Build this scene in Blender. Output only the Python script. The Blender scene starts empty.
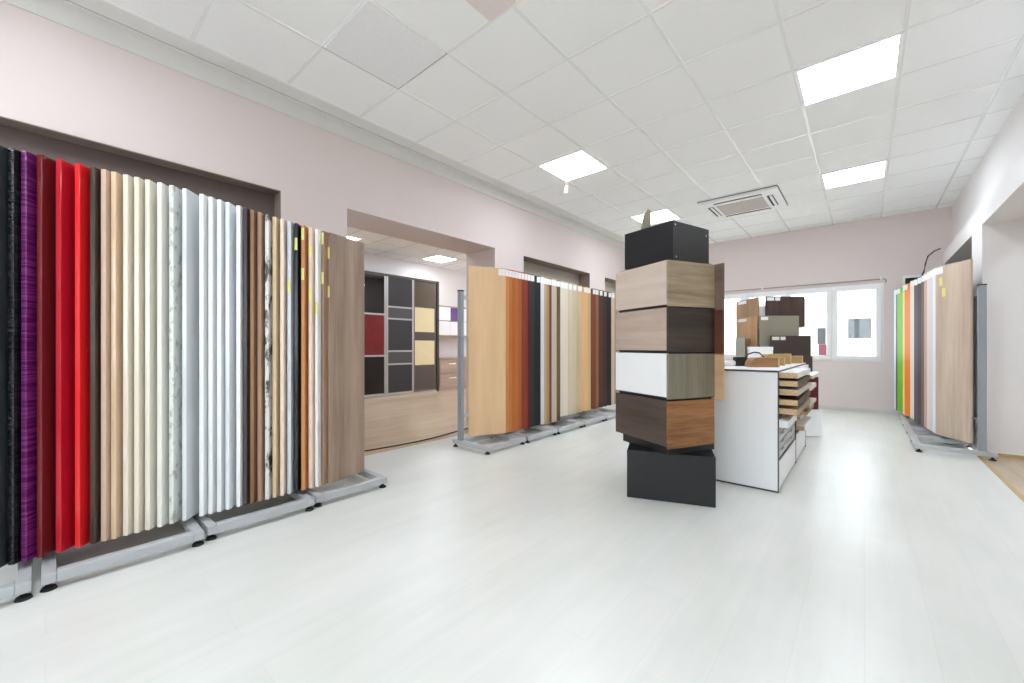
import bpy, bmesh, math, random
from mathutils import Vector, Matrix
random.seed(7)
scene = bpy.context.scene
C = scene.collection
PI = math.pi

# ------------------------------------------------------------------ camera
YAW = 0.71543896
F = 405.56                       # focal length in pixels of a 1024 px wide frame
CAM_H = 1.06
cs, sn = math.cos(YAW), math.sin(YAW)
cam_data = bpy.data.cameras.new('camera')
cam_data.sensor_fit = 'HORIZONTAL'
cam_data.sensor_width = 36.0
cam_data.lens = F / 1024 * 36
cam_data.shift_y = 5.1 / 1024
cam_data.clip_start = 0.05
cam_data.clip_end = 200
cam = bpy.data.objects.new('camera', cam_data)
cam.location = (0, 0, CAM_H)
cam.rotation_euler = (PI / 2, 0, YAW)
C.objects.link(cam)
scene.camera = cam

# ------------------------------------------------------------------ world and exposure
world = bpy.data.worlds.new('overcast_sky')
scene.world = world
world.use_nodes = True
wb = world.node_tree.nodes['Background']
wb.inputs[0].default_value = (0.88, 0.95, 1.0, 1)
wb.inputs[1].default_value = 4.6
LAMP = 16.0                      # radiance of the ceiling panels
scene.view_settings.view_transform = 'Standard'
scene.view_settings.look = 'None'
scene.view_settings.gamma = 1
scene.view_settings.use_curve_mapping = False
scene.view_settings.exposure = 0.52
scene.cycles.use_denoising = True
scene.cycles.max_bounces = 16
scene.cycles.diffuse_bounces = 12


# ------------------------------------------------------------------ materials
def lin(c):
    c = c / 255.0
    return c / 12.92 if c <= 0.04045 else ((c + 0.055) / 1.055) ** 2.4


def L(rgb):
    return (lin(rgb[0]), lin(rgb[1]), lin(rgb[2]), 1)


def base_mat(name):
    m = bpy.data.materials.new(name)
    m.use_nodes = True
    nt = m.node_tree
    return m, nt, nt.nodes['Principled BSDF']


def ramp_mix(nt, fac, c1, c2, p1=0.3, p2=0.7):
    r = nt.nodes.new('ShaderNodeValToRGB')
    r.color_ramp.elements[0].position = p1
    r.color_ramp.elements[0].color = c1
    r.color_ramp.elements[1].position = p2
    r.color_ramp.elements[1].color = c2
    nt.links.new(fac, r.inputs[0])
    return r.outputs[0]


def noise(nt, scale, mapping=(1, 1, 1), loc=None, detail=4, rough=0.6):
    tc = nt.nodes.new('ShaderNodeTexCoord')
    mp = nt.nodes.new('ShaderNodeMapping')
    mp.inputs['Scale'].default_value = mapping
    mp.inputs['Location'].default_value = loc or (random.uniform(0, 30), random.uniform(0, 30), random.uniform(0, 30))
    nz = nt.nodes.new('ShaderNodeTexNoise')
    nz.inputs['Scale'].default_value = scale
    nz.inputs['Detail'].default_value = detail
    nz.inputs['Roughness'].default_value = rough
    nt.links.new(tc.outputs['Object'], mp.inputs[0])
    nt.links.new(mp.outputs[0], nz.inputs[0])
    return nz.outputs[0]


def paint(name, rgb, rough=0.5, var=0.03, scale=3.0, metallic=0.0, spec=0.5, coat=0.0):
    m, nt, b = base_mat(name)
    c = L(rgb)
    c1 = tuple(x * (1 - var) for x in c[:3]) + (1,)
    c2 = tuple(min(1, x * (1 + var)) for x in c[:3]) + (1,)
    nt.links.new(ramp_mix(nt, noise(nt, scale), c1, c2), b.inputs['Base Color'])
    b.inputs['Roughness'].default_value = rough
    b.inputs['Metallic'].default_value = metallic
    b.inputs['Specular IOR Level'].default_value = spec
    b.inputs['Coat Weight'].default_value = coat
    b.inputs['Coat Roughness'].default_value = 0.05
    return m


def wood(name, dark, light, axis='Z', scale=9.0, rough=0.45, stretch=14.0, p=(0.32, 0.68)):
    m, nt, b = base_mat(name)
    mp = [1.0, 1.0, 1.0]
    mp['XYZ'.index(axis)] = 1.0 / stretch
    broad = noise(nt, scale, tuple(mp), detail=5)
    fine = noise(nt, scale * 6, tuple(mp), detail=3)
    add = nt.nodes.new('ShaderNodeMath')
    add.operation = 'MULTIPLY_ADD'
    nt.links.new(fine, add.inputs[0])
    add.inputs[1].default_value = 0.35
    sub = nt.nodes.new('ShaderNodeMath')
    sub.operation = 'SUBTRACT'
    nt.links.new(broad, sub.inputs[0])
    sub.inputs[1].default_value = 0.175
    nt.links.new(sub.outputs[0], add.inputs[2])
    nt.links.new(ramp_mix(nt, add.outputs[0], L(dark), L(light), *p), b.inputs['Base Color'])
    b.inputs['Roughness'].default_value = rough
    return m


def ripple(name, dark, light, rough=0.12):
    """glossy board with a fine horizontal wave"""
    m, nt, b = base_mat(name)
    f = noise(nt, 22.0, (0.25, 0.25, 4.0), detail=2)
    nt.links.new(ramp_mix(nt, f, L(dark), L(light), 0.42, 0.6), b.inputs['Base Color'])
    bump = nt.nodes.new('ShaderNodeBump')
    bump.inputs['Strength'].default_value = 0.5
    bump.inputs['Distance'].default_value = 0.01
    nt.links.new(f, bump.inputs['Height'])
    nt.links.new(bump.outputs[0], b.inputs['Normal'])
    b.inputs['Roughness'].default_value = rough
    return m


def speckle(name, ground, spot, lo=0.5, hi=0.56, scale=30, mapping=(1, 1, 0.5)):
    m, nt, b = base_mat(name)
    f = noise(nt, scale, mapping, detail=5, rough=0.7)
    nt.links.new(ramp_mix(nt, f, L(ground), L(spot), lo, hi), b.inputs['Base Color'])
    b.inputs['Roughness'].default_value = 0.3
    return m


def planks(name, tones, width, length, rough, along='Y', groove=0.85, spec=0.5):
    """floor boards with grain, running along one axis"""
    m, nt, b = base_mat(name)
    tc = nt.nodes.new('ShaderNodeTexCoord')
    mp = nt.nodes.new('ShaderNodeMapping')
    if along == 'Y':
        mp.inputs['Rotation'].default_value = (0, 0, PI / 2)
    nt.links.new(tc.outputs['Object'], mp.inputs[0])
    br = nt.nodes.new('ShaderNodeTexBrick')
    br.inputs['Scale'].default_value = 1.0
    br.inputs['Brick Width'].default_value = length
    br.inputs['Row Height'].default_value = width
    br.inputs['Mortar Size'].default_value = 0.0016
    br.inputs['Mortar Smooth'].default_value = 0.2
    br.offset = 0.37
    br.inputs['Color1'].default_value = L(tones[0])
    br.inputs['Color2'].default_value = L(tones[1])
    br.inputs['Mortar'].default_value = tuple(groove * x for x in L(tones[0])[:3]) + (1,)
    nt.links.new(mp.outputs[0], br.inputs[0])
    st = (1, 1 / 12, 1) if along == 'Y' else (1 / 12, 1, 1)
    g = noise(nt, 14, st, detail=6)
    grain = ramp_mix(nt, g, L(tones[2]), (1, 1, 1, 1), 0.3, 0.62)
    cloud = noise(nt, 1.6, (1, 0.6, 1) if along == 'Y' else (.6, 1, 1), detail=3)
    cl = ramp_mix(nt, cloud, (0.93, 0.94, 0.93, 1), (1, 1, 1, 1), 0.35, 0.6)
    mx = nt.nodes.new('ShaderNodeMix')
    mx.data_type = 'RGBA'
    mx.blend_type = 'MULTIPLY'
    mx.inputs[0].default_value = 1
    nt.links.new(br.outputs[0], mx.inputs[6])
    nt.links.new(grain, mx.inputs[7])
    mx2 = nt.nodes.new('ShaderNodeMix')
    mx2.data_type = 'RGBA'
    mx2.blend_type = 'MULTIPLY'
    mx2.inputs[0].default_value = 1
    nt.links.new(mx.outputs[2], mx2.inputs[6])
    nt.links.new(cl, mx2.inputs[7])
    nt.links.new(mx2.outputs[2], b.inputs['Base Color'])
    b.inputs['Roughness'].default_value = rough
    b.inputs['Specular IOR Level'].default_value = spec
    return m


def emit(name, rgb, strength):
    m, nt, b = base_mat(name)
    b.inputs['Emission Color'].default_value = tuple(rgb) + (1,)
    b.inputs['Base Color'].default_value = (.9, .9, .9, 1)
    b.inputs['Emission Strength'].default_value = strength
    return m


def glass(name):
    m, nt, b = base_mat(name)
    nt.nodes.remove(b)
    out = nt.nodes['Material Output']
    t = nt.nodes.new('ShaderNodeBsdfTransparent')
    t.inputs[0].default_value = (0.96, 0.98, 0.97, 1)
    g = nt.nodes.new('ShaderNodeBsdfGlossy')
    g.inputs['Roughness'].default_value = 0.02
    mx = nt.nodes.new('ShaderNodeMixShader')
    mx.inputs[0].default_value = 0.035
    nt.links.new(t.outputs[0], mx.inputs[1])
    nt.links.new(g.outputs[0], mx.inputs[2])
    nt.links.new(mx.outputs[0], out.inputs[0])
    return m


M = {
    'wall': paint('wall_paint', (221, 209, 206), 0.85, 0.012, 1.2),
    'back_wall': paint('back_wall_paint', (232, 221, 219), 0.85, 0.012, 1.2),
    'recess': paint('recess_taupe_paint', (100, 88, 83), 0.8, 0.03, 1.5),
    'soffit': paint('soffit_brown_paint', (142, 128, 118), 0.8, 0.03, 1.5),
    'recess_light': paint('recess_beige_paint', (186, 178, 166), 0.8, 0.03, 1.5),
    'white_wall': paint('white_wall_paint', (236, 234, 234), 0.85, 0.012, 1.2),
    'tile': paint('ceiling_tile_mineral', (248, 250, 250), 0.9, 0.015, 40),
    'tile_blue': paint('ceiling_tile_cool', (241, 242, 244), 0.9, 0.02, 40),
    'tile_pink': paint('ceiling_tile_warm', (232, 223, 220), 0.9, 0.02, 40),
    'tbar': paint('ceiling_grid_enamel', (244, 246, 245), 0.25, 0.0, 1),
    'border': paint('ceiling_border', (228, 229, 226), 0.8, 0.02, 3),
    'cove': paint('cove_paint', (217, 216, 212), 0.7, 0.02, 3),
    'floor': planks('pale_floor_laminate', [(228, 229, 225), (225, 226, 222), (249, 250, 249)], 0.19, 1.28, 0.30, groove=.93),
    'tan_floor': planks('tan_oak_laminate', [(208, 188, 164), (198, 177, 151), (226, 219, 211)], 0.19, 1.28, 0.28),
    'gold': paint('brass_threshold', (196, 172, 120), 0.4, 0.05, 8, metallic=0.3),
    'steel': paint('silver_painted_steel', (186, 189, 192), 0.38, 0.03, 6, metallic=0.1),
    'post': paint('shaded_steel_post', (150, 157, 163), 0.38, 0.03, 6, metallic=0.1),  # steel tone with the posts' shade put into the colour
    'rubber': paint('black_rubber', (22, 22, 23), 0.6, 0.1, 20),
    'black': paint('black_laminate', (25, 26, 30), 0.38, 0.06, 4),
    'white': paint('white_laminate', (247, 249, 251), 0.35, 0.01, 3),
    'pvc': paint('white_window_plastic', (250, 250, 252), 0.4, 0.01, 3),
    'paper': paint('white_label_paper', (246, 246, 244), 0.7, 0.02, 60),
    'yellow': paint('yellow_sticker_paper', (228, 228, 138), 0.6, 0.02, 60),
    'lamp': emit('lamp_diffuser', (0.88, 0.95, 1.04), LAMP),
    'glass': glass('window_glass'),
    'chrome': paint('chrome', (210, 210, 212), 0.2, 0.02, 5, metallic=1.0),
    'dark_metal': paint('dark_bronze_profile', (92, 86, 78), 0.4, 0.04, 5, metallic=0.4),
    'chipboard': speckle('raw_chipboard', (214, 184, 140), (150, 116, 76), 0.5, 0.7, 90, (1, 1, 1)),
    'dark_gap': paint('dark_void', (30, 30, 30), 0.8, 0.05, 5),
}


# ------------------------------------------------------------------ mesh helpers
class MB:
    def __init__(self):
        self.bm = bmesh.new()

    def box(self, x0, x1, y0, y1, z0, z1, mat=None):
        r = bmesh.ops.create_cube(self.bm, size=1.0)
        mtx = Matrix.Translation(((x0 + x1) / 2, (y0 + y1) / 2, (z0 + z1) / 2)) @ Matrix.Diagonal((x1 - x0, y1 - y0, z1 - z0, 1))
        if mat is not None:
            mtx = mat @ mtx
        bmesh.ops.transform(self.bm, matrix=mtx, verts=r['verts'])
        return self

    def cyl(self, p0, p1, r0, r1=None, seg=16):
        p0, p1 = Vector(p0), Vector(p1)
        d = p1 - p0
        r = bmesh.ops.create_cone(self.bm, cap_ends=True, segments=seg, radius1=r0, radius2=r0 if r1 is None else r1, depth=d.length)
        q = Vector((0, 0, 1)).rotation_difference(d.normalized()).to_matrix().to_4x4()
        bmesh.ops.transform(self.bm, matrix=Matrix.Translation((p0 + p1) / 2) @ q, verts=r['verts'])
        return self

    def prism(self, pts, axis, a0, a1):
        """polygon in the two other axes, extruded along axis"""
        def v(p, a):
            if axis == 'X':
                return (a, p[0], p[1])
            if axis == 'Y':
                return (p[0], a, p[1])
            return (p[0], p[1], a)
        lo = [self.bm.verts.new(v(p, a0)) for p in pts]
        hi = [self.bm.verts.new(v(p, a1)) for p in pts]
        n = len(pts)
        self.bm.faces.new(lo)
        self.bm.faces.new(hi[::-1])
        for i in range(n):
            self.bm.faces.new((lo[i], hi[i], hi[(i + 1) % n], lo[(i + 1) % n]))
        return self

    def tube(self, pts, r, seg=8):
        pts = [Vector(p) for p in pts]
        rings = []
        for i, p in enumerate(pts):
            t = (pts[min(i + 1, len(pts) - 1)] - pts[max(i - 1, 0)]).normalized()
            up = Vector((0, 0, 1)) if abs(t.z) < 0.9 else Vector((1, 0, 0))
            u = t.cross(up).normalized()
            w = u.cross(t)
            rings.append([self.bm.verts.new(p + r * (math.cos(k * 2 * PI / seg) * u + math.sin(k * 2 * PI / seg) * w)) for k in range(seg)])
        for a, b in zip(rings, rings[1:]):
            for k in range(seg):
                self.bm.faces.new((a[k], a[(k + 1) % seg], b[(k + 1) % seg], b[k]))
        self.bm.faces.new(rings[0][::-1])
        self.bm.faces.new(rings[-1])
        return self

    def build(self, name, mat, parent=None, bevel=0.0, smooth=False):
        bmesh.ops.recalc_face_normals(self.bm, faces=self.bm.faces)
        me = bpy.data.meshes.new(name)
        self.bm.to_mesh(me)
        self.bm.free()
        me.materials.append(mat)
        if smooth:
            for p in me.polygons:
                p.use_smooth = True
        o = bpy.data.objects.new(name, me)
        C.objects.link(o)
        if parent:
            o.parent = parent
        if bevel:
            b = o.modifiers.new('bevel', 'BEVEL')
            b.width = bevel
            b.segments = 2
            b.limit_method = 'ANGLE'
        return o


def box(name, mat, dims, parent=None, bevel=0.0):
    return MB().box(*dims).build(name, mat, parent, bevel)


def tag(o, label, cat, group=None):
    o['label'] = label
    o['category'] = cat
    if group:
        o['group'] = group
    return o


def struct(o):
    o['kind'] = 'structure'
    return o


def empty(name, loc, rz, label, cat, group=None):
    o = bpy.data.objects.new(name, None)
    o.empty_display_size = 0.1
    o.location = loc
    o.rotation_euler = (0, 0, rz)
    C.objects.link(o)
    return tag(o, label, cat, group)


def ray(px, py):
    r, q = (px - 512) / F, (346.6 - py) / F
    return Vector((cs * r - sn, sn * r + cs, q))


def on_x(px, X):
    """y of the vertical line seen in column px on the plane x = X"""
    v = ray(px, 0)
    return v.y * X / v.x


def camera_frame(xc, d):
    """sideways and forward distance from the camera to floor coordinates"""
    return cs * xc - sn * d, sn * xc + cs * d


# ================================================================== ROOM SHELL
CEIL = 3.113
WX = -3.65            # left wall face
WB = -4.20            # left wall rear face
BY = 8.70             # back wall face
NEAR = -4.2
RX = 0.875            # lower right wall face
RU = 0.97             # upper right wall face
HEAD = 2.352

struct(box('floor', M['floor'], (-3.66, 0.82, NEAR, BY + .2, -0.06, 0.0)))
struct(box('floor_tan_left', M['tan_floor'], (-8.6, -3.69, NEAR, BY + 1.6, -0.06, 0.0)))
struct(box('floor_tan_right', M['tan_floor'], (0.85, 4.2, NEAR, BY + .2, -0.06, 0.0)))
struct(box('trim_1', M['gold'], (-3.69, -3.66, 1.849, 3.861, -0.02, 0.004)))
struct(box('trim_2', M['gold'], (0.82, 0.85, NEAR, 6.05, -0.02, 0.004)))

# left wall with a through opening and three shallow recesses
w = MB()
w.box(WB, WX, NEAR, -0.72, 0, CEIL)
w.box(WB, WX, 1.281, 1.849, 0, HEAD)
w.box(WB, WX, 3.861, 4.45, 0, HEAD)
w.box(WB, WX, 6.29, 6.84, 0, HEAD)
w.box(WB, WX, 8.55, BY, 0, HEAD)
w.box(WB, WX, -0.72, BY, HEAD, CEIL)
w.box(WB, WX - .30, -0.72, 1.281, 0, HEAD)
w.box(WB, WX - .30, 4.45, 6.29, 0, HEAD)
w.box(WB, WX - .30, 6.84, 8.55, 0, HEAD)
struct(w.build('wall_left', M['wall']))
for y0, y1, dep, mt, n in ((-0.72, 1.281, .13, 'recess', 3), (4.45, 6.29, .22, 'recess_light', 4), (6.84, 8.55, .22, 'recess_light', 5)):
    b = MB()
    b.box(WX - .298, WX - dep, y0 + .002, y1 - .002, 0.002, HEAD - .002)
    struct(b.build('trim_%d' % n, M[mt]))

# taupe soffit and jamb linings of the recesses
b = MB()
b.box(WX - .129, WX - .004, -0.72, 1.281, HEAD - .006, HEAD + .002)
b.box(WX - .129, WX - .004, 1.276, 1.283, 0, HEAD - .006)
struct(b.build('trim_11', M['soffit']))
for n, (y0, y1) in ((12, (4.45, 6.29)), (13, (6.84, 8.55))):
    b = MB()
    b.box(WX - .219, WX - .004, y0, y1, HEAD - .006, HEAD + .002)
    b.box(WX - .219, WX - .004, y1 - .006, y1 + .002, 0, HEAD - .006)
    struct(b.build('trim_%d' % n, M['soffit']))

# back wall with one long window opening
WZ0, WZ1 = 0.815, 2.07
wins = [(-3.0, 0.235)]
b = MB()
xs = [WB] + [v for p in wins for v in p] + [4.2]
for i in range(0, len(xs), 2):
    b.box(xs[i], xs[i + 1], BY, BY + .3, 0, CEIL)
for x0, x1 in wins:
    b.box(x0, x1, BY, BY + .3, 0, WZ0)
    b.box(x0, x1, BY, BY + .3, WZ1, CEIL)
struct(b.build('wall_back', M['back_wall']))
struct(box('baseboard_back', M['cove'], (WX, RX, BY - .014, BY, 0, 0.06)))

# right wall: a thicker lower storey with one wide opening and a recess, a set-back upper band
LEDGE = 2.46
b = MB()
b.box(RX, 1.42, 6.05, 6.56, 0, 2.26)
b.box(RX, 1.42, 8.5, BY, 0, 2.26)
b.box(RX + .26, 1.42, 6.56, 8.5, 0, 2.26)
b.box(RX, 1.42, NEAR, BY, 2.26, LEDGE)
b.box(RX, 1.42, NEAR, 1.0, 0, 2.26)
b.box(RU, 1.42, NEAR, BY, LEDGE, CEIL)
struct(b.build('wall_right', M['white_wall']))
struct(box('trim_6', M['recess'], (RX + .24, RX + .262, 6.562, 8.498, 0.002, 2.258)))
struct(box('baseboard_right', M['gold'], (RX + .03, 1.42, 6.036, 6.05, 0, 0.03)))
FILL_WINDOW = (-1.9, .6, .7, 2.45)          # unseen window added behind the camera to brighten the room
b = MB()
b.box(WB, FILL_WINDOW[0], NEAR - .2, NEAR, 0, CEIL)
b.box(FILL_WINDOW[1], 4.2, NEAR - .2, NEAR, 0, CEIL)
b.box(FILL_WINDOW[0], FILL_WINDOW[1], NEAR - .2, NEAR, 0, FILL_WINDOW[2])
b.box(FILL_WINDOW[0], FILL_WINDOW[1], NEAR - .2, NEAR, FILL_WINDOW[3], CEIL)
struct(b.build('wall_front', M['wall']))
# side room beyond the right opening
struct(box('wall_side_room', M['white_wall'], (4.0, 4.2, NEAR, BY, 0, CEIL)))
struct(box('ceiling_side_room', M['tile'], (1.42, 4.2, NEAR, BY, CEIL, CEIL + .1)))
# neighbouring room behind the left wall
struct(box('wall_far_left', M['white_wall'], (-8.6, -8.3, NEAR, BY + 1.6, 0, CEIL)))
struct(box('wall_far_back', M['white_wall'], (-8.3, WB, BY + 1.4, BY + 1.6, 0, CEIL)))
struct(box('wall_far_front', M['white_wall'], (-8.6, WB, NEAR - .2, NEAR, 0, CEIL)))

# ceilings with an inlaid metal grid
GX, GY, T = -2.80, 2.444, 0.6
struct(box('ceiling', M['tile'], (WX - .1, RU + .1, NEAR, BY + .1, CEIL, CEIL + .1)))
struct(box('ceiling_far_room', M['tile'], (-8.6, WB, NEAR - .2, BY + 1.6, CEIL, CEIL + .1)))


def grid(name, x0, x1, y0, y1, ox):
    g = MB()
    u = math.ceil((x0 - ox) / T)
    while ox + u * T < x1:
        x = ox + u * T
        g.box(x - .011, x + .011, y0, y1, CEIL - .004, CEIL + .002)
        u += 1
    v = math.ceil((y0 - GY) / T)
    while GY + v * T < y1:
        y = GY + v * T
        g.box(x0, x1, y - .011, y + .011, CEIL - .0035, CEIL + .002)
        v += 1
    return struct(g.build(name, M['tbar']))


grid('trim_7', -3.42, RU, NEAR, BY, GX)
grid('trim_8', -8.3, WB, NEAR, BY + 1.4, -7.2)
struct(box('trim_14', paint('shadow_gap_grey', (150, 150, 146), .8), (-3.561, -3.555, NEAR, BY, CEIL - .009, CEIL + .002)))  # grey strip standing in for the shadow gap beside the cove
struct(box('trim_9', M['border'], (-3.555, -3.405, NEAR, BY, CEIL - .006, CEIL + .002)))
pts = [(WX, CEIL), (-3.555, CEIL), (-3.558, CEIL - .02)]
for k in range(7):
    a = k / 6 * PI / 2
    pts.append((WX + .012 + .07 * (1 - math.sin(a)), CEIL - .025 - .075 * (1 - math.cos(a))))
pts += [(WX + .008, CEIL - .115), (WX, CEIL - .115)]
struct(MB().prism(pts, 'Y', NEAR, BY).build('trim_10', M['cove']))

# two odd tiles that sit a little proud of the grid
tl = box('ceiling_tile', M['tile_blue'], (GX + .008, GX + T - .006, GY - 2 * T + .006, GY - T - .008, CEIL - .009, CEIL + .001), bevel=.002)
tag(tl, 'loose pale ceiling tile with a dark seam on two sides, near the left cove', 'ceiling tile')
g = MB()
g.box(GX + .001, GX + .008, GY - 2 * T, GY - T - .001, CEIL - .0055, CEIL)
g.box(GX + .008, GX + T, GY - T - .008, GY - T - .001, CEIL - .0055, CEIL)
g.build('shadow_gap_strip', paint('shadow_gap_dark', (96, 96, 98), .8), tl)  # dark strips painted in for the shade of the open gap
tl = box('ceiling_tile', M['tile_pink'], (GX + 1.70 * T, GX + 2.06 * T, GY - 2 * T + .006, GY - T - .008, CEIL - .009, CEIL + .001), bevel=.002)
tag(tl, 'narrow pinkish ceiling tile cut off by the top edge of the photo', 'ceiling tile')


# ------------------------------------------------------------------ ceiling lamps
def lamp(x0, y0, label, group='square ceiling light panels'):
    o = empty('ceiling_light', (x0 + T / 2, y0 + T / 2, CEIL - .012), 0, label, 'ceiling light', group)
    h = T / 2 - .004
    f = MB()
    for a, b_, c, d in ((-h, h, -h, -h + .022), (-h, h, h - .022, h), (-h, -h + .022, -h + .022, h - .022), (h - .022, h, -h + .022, h - .022)):
        f.box(a, b_, c, d, 0, .0105)
    f.build('frame', M['pvc'], o)
    box('diffuser', M['lamp'], (-h + .02, h - .02, -h + .02, h - .02, .003, .0105), o)
    return o


for u, v, lb in ((0, 2, 'square ceiling light panel nearest the left wall, with a tag hanging'),
                 (4, 2, 'large bright square ceiling light panel nearest the camera on the right'),
                 (4, 6, 'square ceiling light panel right of the air conditioner'),
                 (0, 6, 'square ceiling light panel half hidden behind the black top of the sample tower')):
    lamp(GX + u * T, GY + v * T, lb)
for u in (0, 4):
    for v in (-3, -7):
        lamp(GX + u * T, GY + v * T - 1.2, 'unseen ceiling light panel added behind the camera')  # unseen lamps added for even light in the showroom
lamp(-7.8, 5.75, 'square ceiling light panel in the next room above the pale cabinet')
lamp(-7.8, 3.35, 'square ceiling light panel in the next room, over the left rack end')
lamp(-7.8, 0.95, 'square ceiling light panel added to brighten the next room, out of sight')  # this and the next three are unseen lamps, added as fill
lamp(-6.0, 7.3, 'square ceiling light panel added to brighten the next room, out of sight')
lamp(-5.4, 5.75, 'square ceiling light panel added to brighten the next room, out of sight')
lamp(-5.4, 3.35, 'square ceiling light panel added to brighten the next room, out of sight')
lamp(2.2, 1.6, 'square ceiling light panel added to brighten the side room, out of sight')  # pair of unseen lamps added to light the side room
lamp(2.2, 4.0, 'square ceiling light panel added to brighten the side room, out of sight')

# tag hanging from the lamp's corner
tg = empty('hanging_tag', (-2.79, 4.235, CEIL), 0, 'small white tag with a red clip hanging from the ceiling light corner', 'tag')
MB().cyl((0, 0, -.05), (0, 0, 0), .003).build('cord', M['pvc'], tg)
MB().cyl((.006, .0, -.062), (.012, 0, -.04), .013).build('clip', paint('red_plastic', (200, 60, 70), .4), tg)
MB().prism([(-.03, -.15), (.012, -.15), (.018, -.055), (-.006, -.055)], 'Y', -.012, .012).build('tag_body', M['paper'], tg, .003)

# air conditioner cassette
ac = empty('air_conditioner', (-1.315, 6.555, CEIL), 0, 'white square ceiling cassette air conditioner with louvre slots', 'air conditioner')
MB().box(-.475, .475, -.46, .46, -.045, .002).build('panel', M['pvc'], ac, .012)
box('edge_seam', paint('grey_seam', (120, 122, 122), .6), (-.485, .485, -.47, .47, -.012, .003), ac)
g = MB()
g.box(-.29, .29, -.25, .25, -.05, -.043)
for k in range(14):
    y = -.235 + k * .036
    g.box(-.28, .28, y - .009, y + .009, -.054, -.048)
g.build('grille', paint('grille_plastic', (206, 200, 194), .5), ac)
for x0, x1, y0, y1 in ((-.29, .29, -.38, -.31), (-.29, .29, .31, .38), (-.40, -.33, -.25, .25), (.33, .40, -.25, .25)):
    s = box('air_slot', M['dark_gap'], (x0, x1, y0, y1, -.048, -.0435), ac)
    if x1 - x0 > .3:
        box('flap', M['pvc'], (x0 + .01, x1 - .01, y0 + .03, y1 - .008, -.056, -.046), s)
    else:
        box('flap', M['pvc'], (x0 + .028, x1 - .012, y0 + .01, y1 - .01, -.056, -.046), s)


# ------------------------------------------------------------------ windows
def window(n, x0, x1, y, z0, z1, sashes, rz=0.0):
    o = bpy.data.objects.new('window_%d' % n, None)
    o.location = ((x0 + x1) / 2, y, z0)
    o.rotation_euler = (0, 0, rz)
    C.objects.link(o)
    struct(o)
    hw = (x1 - x0) / 2
    h = z1 - z0
    f = MB()
    f.box(-hw, hw, .0, .09, 0, .035)
    f.box(-hw, hw, .0, .09, h - .035, h)
    f.box(-hw, -hw + .035, .0, .09, .035, h - .035)
    f.box(hw - .035, hw, .0, .09, .035, h - .035)
    pitch = 2 * hw / sashes
    for k in range(1, sashes):
        x = -hw + k * pitch
        f.box(x - .03, x + .03, .0, .09, .035, h - .035)
    f.build('window_frame', M['pvc'], o, .004)
    for k in range(sashes):
        a, b_ = -hw + k * pitch + (.03 if k == 0 else .006), -hw + (k + 1) * pitch - (.03 if k == sashes - 1 else .006)
        s = MB()
        t = .068
        s.box(a, b_, -.03, .04, .025, .025 + t)
        s.box(a, b_, -.03, .04, h - .025 - t, h - .025)
        s.box(a, a + t, -.03, .04, .025 + t, h - .025 - t)
        s.box(b_ - t, b_, -.03, .04, .025 + t, h - .025 - t)
        so = s.build('sash', M['pvc'], o, .006)
        box('pane', M['glass'], (a + t - .005, b_ - t + .005, .002, .008, .025 + t, h - .025 - t), so)
        hx = a + .03
        hd = MB()
        hd.box(hx - .012, hx + .012, -.045, -.03, h / 2 - .03, h / 2 + .03)
        hd.box(hx - .007, hx + .007, -.06, -.045, h / 2 - .11, h / 2 + .01)
        hd.build('window_handle', M['pvc'], so, .003)


window(1, wins[0][0], wins[0][1], BY, WZ0, WZ1, 5)
window(2, FILL_WINDOW[0], FILL_WINDOW[1], NEAR, FILL_WINDOW[2], FILL_WINDOW[3], 3, PI)  # added fill window, never in view

cr = empty('curtain_rail', (-1.4, BY, 2.13), 0, 'thin grey curtain rail above the windows on the back wall', 'curtain rail')
MB().tube([(-1.7, -.03, 0), (1.64, -.03, 0), (1.655, -.028, -.02), (1.655, -.02, -.06)], .008).build('rail', paint('rail_grey', (170, 160, 158), .5), cr)
for x in (-1.6, -.02, 1.6):
    box('bracket', M['pvc'], (x - .012, x + .012, -.04, 0, -.02, .03), cr)

# outside: pale yard and house across, all under the bright sky
struct(box('ground', paint('pale_yard', (200, 198, 194), .9), (-14, 10, BY + .3, 30, -.3, -.2)))
struct(box('ground_bounce', paint('bounce_ground_pale', (200, 198, 194), .9), (-14, 10, -30, NEAR - .2, -.3, -.2)))  # unseen bright ground added to bounce light up through the fill window
hs = empty('house', (-1, 14, -.2), 0, 'pale house across the yard seen through the right window', 'house')
MB().box(-7, 7, 0, 4, 0, 2.6).build('facade', paint('white_render', (226, 222, 218), .9), hs)
fr = paint('house_window_grey', (70, 72, 76), .95, spec=0.0)
box('house_window', fr, (.67, 1.14, -.03, .02, 1.48, 2.0), hs)
box('house_window', fr, (.02, .2, -.03, .02, 1.33, 1.77), hs)
box('house_door', paint('red_door', (104, 56, 62), .9, spec=0.0), (.05, .22, -.05, .02, .95, 1.32), hs)
tr = empty('bare_shrub', (-2.75, 11.2, -.2), 0, 'small dark bare shrub outside the left window', 'shrub')
t = MB()
t.tube([(0, 0, 0), (.02, 0, .8), (-.03, 0, 1.5), (.02, .0, 2.2)], .02, 6)
for k in range(16):
    z = 1.0 + k * .075
    a = k * 2.4
    r = .05 + .11 * random.random()
    t.tube([(0, 0, z), (r * math.cos(a) * .6, r * math.sin(a) * .6, z + .06), (r * math.cos(a), r * math.sin(a), z + .1)], .012, 5)
t.build('branches', paint('bark', (60, 52, 46), .9), tr)


# ================================================================== SAMPLE RACKS
FRAME_H0, FRAME_H1 = .032, .078


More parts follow.
